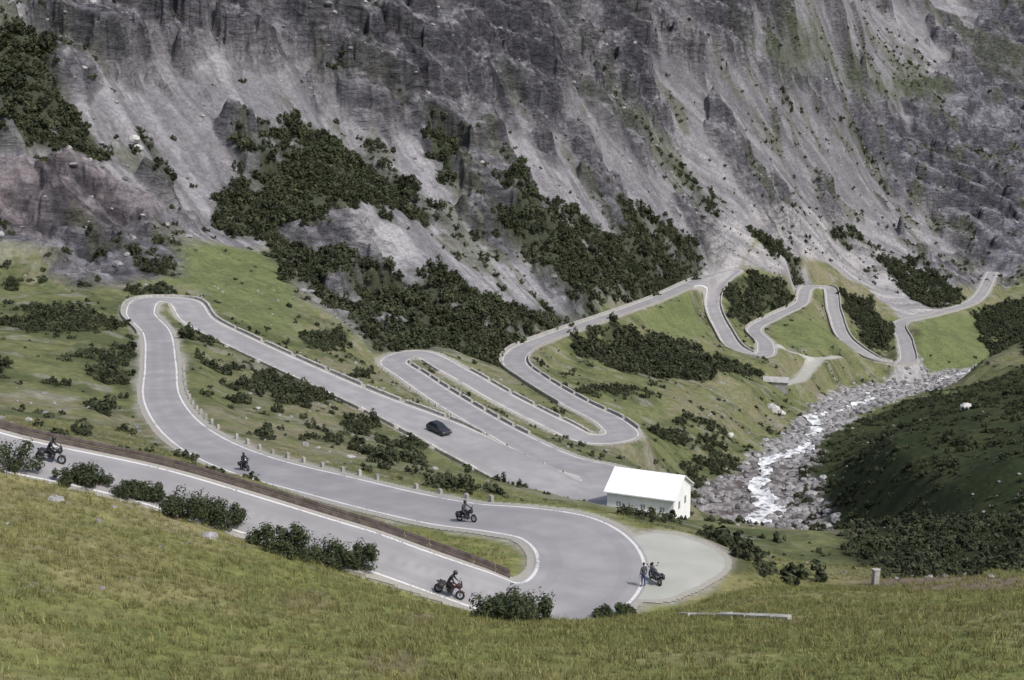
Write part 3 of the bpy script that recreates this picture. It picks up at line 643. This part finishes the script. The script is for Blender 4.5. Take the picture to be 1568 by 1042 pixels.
# ------------------------------------------------------------------ vegetation & rocks
def leafcloud(name,nclump,nleaf,rad,leaf,mat,flat=.6,stems=True):
    v=[];f=[];mi=[]
    cs=[]
    for c in range(nclump):
        a=random.uniform(0,6.283); d=rad*math.sqrt(random.random())*.85
        cs.append(Vector((math.cos(a)*d,math.sin(a)*d,rad*flat*random.uniform(.15,1.0)*(1-.5*(d/rad)**2))))
    if stems:
        b=MB()
        for c in cs[:min(9,len(cs))]: b.tube((random.uniform(-.1,.1)*rad,random.uniform(-.1,.1)*rad,-.1),c,.05*rad,.012*rad,5)
        v+=b.v; f+=b.f; mi+=[1]*len(b.f)
    for c in cs:
        cr_=rad*random.uniform(.18,.4)
        for _ in range(nleaf):
            d=Vector((random.gauss(0,1),random.gauss(0,1),random.gauss(0,1))).normalized()*cr_*random.uniform(.5,1.1); d.z*=1.2
            p=c+d
            if p.z<0.0: p.z=random.uniform(0,.15)*rad
            n_=(d.normalized()+Vector((random.uniform(-.6,.6),random.uniform(-.6,.6),random.uniform(0,.8)))).normalized()
            u=n_.orthogonal().normalized(); u.rotate(Matrix.Rotation(random.uniform(0,6.28),3,n_)); w=n_.cross(u); s=leaf*random.uniform(.6,1.4); k=len(v)
            v+=[tuple(p-u*s-w*s*.3),tuple(p+u*s-w*s*.3),tuple(p+w*s*.8+n_*s*.3)]; f.append((k,k+1,k+2)); mi.append(0)
    me=bpy.data.meshes.new(name); me.from_pydata(v,[],f); me.materials.append(mat); me.materials.append(M_wood); me.polygons.foreach_set('material_index',mi); me.update()
    return bpy.data.objects.new(name,me)
M_shrub=noisemat('dwarf_pine',(.035,.042,.023),(.070,.078,.040),1.2,.8,.15,0,0,True)  # dark green lifted a little, haze put into the leaf colour
M_bush=noisemat('bush_leaf',(.024,.034,.016),(.060,.074,.030),2.5,.7,.2)
M_grass=noisemat('grass_blades',(.15,.165,.052),(.25,.225,.11),.5,.8,.15,0,0,True)
M_rock=noisemat('boulder_stone',(.17,.165,.165),(.33,.32,.32),.9,.95,.1,.5,0,True)
def tcol(name,objs):
    c=bpy.data.collections.new(name)
    for o in objs: c.objects.link(o)
    return c
shr=tcol('shrub_kinds',[leafcloud('dwarf_pine_kind',7,34,1.0,.17,M_shrub,random.choice((.7,.95,1.25)),False) for _ in range(6)])
def tuft(nm):
    v=[];f=[]
    for _ in range(16):
        a=random.uniform(0,6.28); x,y=random.gauss(0,.12),random.gauss(0,.12); h=random.uniform(.1,.3); w=.016; lx,ly=random.gauss(0,.09),random.gauss(0,.09); k=len(v)
        v+=[(x-w*math.cos(a),y-w*math.sin(a),-.02),(x+w*math.cos(a),y+w*math.sin(a),-.02),(x+lx,y+ly,h)]; f.append((k,k+1,k+2))
    me=bpy.data.meshes.new(nm); me.from_pydata(v,[],f); me.materials.append(M_grass); return bpy.data.objects.new(nm,me)
grs=tcol('grass_kinds',[tuft('grass_tuft_kind') for _ in range(4)])
def rockobj(nm):
    b=MB(); b.ell((0,0,.15),(1,.8,.6),9,6); sd=random.randint(0,999); rr=random.Random(sd)
    v=[tuple(c*(1+rr.uniform(-.18,.18)) for c in p) for p in b.v]
    me=bpy.data.meshes.new(nm); me.from_pydata(v,[],b.f); me.materials.append(M_rock); return bpy.data.objects.new(nm,me)
rks=tcol('rock_kinds',[rockobj('boulder_kind') for _ in range(5)])
dRr=np.gradient(R)[:,None]; area=dRr*RR*np.gradient(T)[None,:]
infr=(np.abs(TT)<.42)
def scatter(name,weight,count,smin,smax,coll,zoff=0,sx=1.0):
    w=(weight*area*infr).ravel(); w=w/w.sum(); idx=rng.choice(len(w),count,p=w)
    i=idx//nt
    x=X.ravel()[idx]+rng.uniform(-.5,.5,count)*dRr[i,0]; y=Y.ravel()[idx]+rng.uniform(-.5,.5,count)*dRr[i,0]; 
    z=np.array([gz(a,b_) for a,b_ in zip(x,y)])+zoff
    me=bpy.data.meshes.new(name); me.vertices.add(count); me.vertices.foreach_set('co',np.stack([x,y,z],1).astype(np.float32).ravel())
    s=smin+(smax-smin)*rng.uniform(0,1,count)**1.6; s*=rng.uniform(.75,1.25,count); sv=np.stack([s*rng.uniform(.8,1.25,count)*sx,s*sx,s*rng.uniform(.75,1.2,count)],1)
    a=me.attributes.new('scl','FLOAT_VECTOR','POINT'); a.data.foreach_set('vector',sv.astype(np.float32).ravel())
    rt=np.stack([rng.uniform(-.15,.15,count),rng.uniform(-.15,.15,count),rng.uniform(0,6.28,count)],1)
    a=me.attributes.new('rot','FLOAT_VECTOR','POINT'); a.data.foreach_set('vector',rt.astype(np.float32).ravel())
    me.update(); o=bpy.data.objects.new(name,me); scene.collection.objects.link(o)
    g=bpy.data.node_groups.new(name+'_scatter','GeometryNodeTree'); g.interface.new_socket(name='Geometry',in_out='INPUT',socket_type='NodeSocketGeometry'); g.interface.new_socket(name='Geometry',in_out='OUTPUT',socket_type='NodeSocketGeometry')
    gi=g.nodes.new('NodeGroupInput'); go=g.nodes.new('NodeGroupOutput'); ip=g.nodes.new('GeometryNodeInstanceOnPoints'); ci=g.nodes.new('GeometryNodeCollectionInfo')
    ci.inputs['Collection'].default_value=coll; ci.inputs['Separate Children'].default_value=True; ci.inputs['Reset Children'].default_value=True
    ip.inputs['Pick Instance'].default_value=True
    na=g.nodes.new('GeometryNodeInputNamedAttribute'); na.data_type='FLOAT_VECTOR'; na.inputs['Name'].default_value='scl'
    nb=g.nodes.new('GeometryNodeInputNamedAttribute'); nb.data_type='FLOAT_VECTOR'; nb.inputs['Name'].default_value='rot'
    g.links.new(gi.outputs[0],ip.inputs['Points']); g.links.new(ci.outputs[0],ip.inputs['Instance']); g.links.new(na.outputs[0],ip.inputs['Scale']); g.links.new(nb.outputs[0],ip.inputs['Rotation']); g.links.new(ip.outputs[0],go.inputs[0])
    md=o.modifiers.new('scatter','NODES'); md.node_group=g
    return o
clear=(dmin>1.6).astype(np.float32)
scatter('shrub_thicket',(np.maximum(dens-.2,0)**1.2)*clear,15000,.7,2.6,shr,-.2)
scatter('shrubs',np.maximum(clus-.2,0)*clear,1700,.5,1.35,shr,-.1)
scatter('scattered_shrubs',(1-mt)*clear*(RR>110)*(RR<700)*(1-rb)*(1-meadow*.8)*(ss(n1,.5,.68)+.04),2600,.3,1.0,shr,-.1)
scatter('slope_shrubs',rslope*clear*(ss(n1,.3,.65)+lowb*.9),6000,.35,1.2,shr,-.15)
scatter('mountain_shrubs',mt*(1-cliff*.8)*(1-light)*(vg+.04)*(RR<1150),5500,.6,1.9,shr,-.2)
fg=(RR>36)*(RR<150)*clear*(1-rslope)
scatter('grass',fg*(1+1.5*n2)*np.clip(60/RR,0,1)**2,32000,.5,1.2,grs)
scatter('boulders',rb*clear*(RR<700)*(ds_>-1),1700,.35,1.4,rks)
scatter('scree_boulders',mt*(1-dens)*(RR<1000)*(.2+ss(st1,0,.4)),2500,.3,1.3,rks)
scatter('meadow_stones',(1-mt)*clear*(RR>50)*(RR<500)*(1-rb)*ss(n3,.5,.65),700,.12,.5,rks)
M_prock=noisemat('pale_boulder',(.42,.41,.39),(.62,.60,.57),.8,.9,.1,.4)
for u,v,s in((1480,627,2.2),(1182,628,3.2),(1196,634,2.0),(1118,668,1.5),(205,215,2.4),(212,228,1.8)):
    p=hit(u,v); o=rockobj('pale_boulder'); o.data.materials.clear(); o.data.materials.append(M_prock); scene.collection.objects.link(o); o.location=p; o.scale=(s,s*.8,s*.8); o.rotation_euler=(0,0,random.uniform(0,6))
BU=[(18,722,1.9),(-30,718,1.8),(110,740,1.3),(145,744,1.2),(200,760,1.1),(232,766,1.0),(280,795,1.5),(315,800,1.7),(345,803,1.5),(410,840,1.3),(440,852,1.6),(480,862,1.8),(515,868,1.7),(545,870,1.3),(745,948,1.1),(775,952,1.4),(808,950,1.6),(765,935,.9),(955,945,.8),(925,948,.7)]
for u,v,s in BU:
    p=hit(u,v); o=leafcloud('bush',18,130,s,.085,M_bush,random.uniform(.75,1.2),True); scene.collection.objects.link(o); o.location=p; o.rotation_euler=(0,0,random.uniform(0,6))
# ------------------------------------------------------------------ camera, light
cam=bpy.data.cameras.new('camera'); co=bpy.data.objects.new('camera',cam); scene.collection.objects.link(co); scene.camera=co
cam.sensor_width=36; cam.lens=F/1568*36; cam.clip_start=.5; cam.clip_end=8000; co.rotation_euler=(math.radians(90)+PITCH,0,0)
sd=Vector((.56,-.52,.95)).normalized()
sun=bpy.data.lights.new('sun','SUN'); sun.energy=2.9; sun.angle=math.radians(3.5); sun.color=(1,.97,.93)
so=bpy.data.objects.new('sun',sun); scene.collection.objects.link(so); so.rotation_euler=sd.to_track_quat('Z','Y').to_euler()
w=bpy.data.worlds.new('World'); scene.world=w; w.use_nodes=True; wn=w.node_tree; bg=wn.nodes['Background']
sk=wn.nodes.new('ShaderNodeTexSky'); sk.sky_type='NISHITA'; sk.sun_disc=False; sk.sun_elevation=math.asin(sd.z); sk.sun_rotation=math.atan2(sd.x,sd.y); sk.dust_density=3
wn.links.new(sk.outputs[0],bg.inputs['Color']); bg.inputs['Strength'].default_value=.15
scene.view_settings.view_transform='Standard'; scene.view_settings.look='None'; scene.view_settings.exposure=0
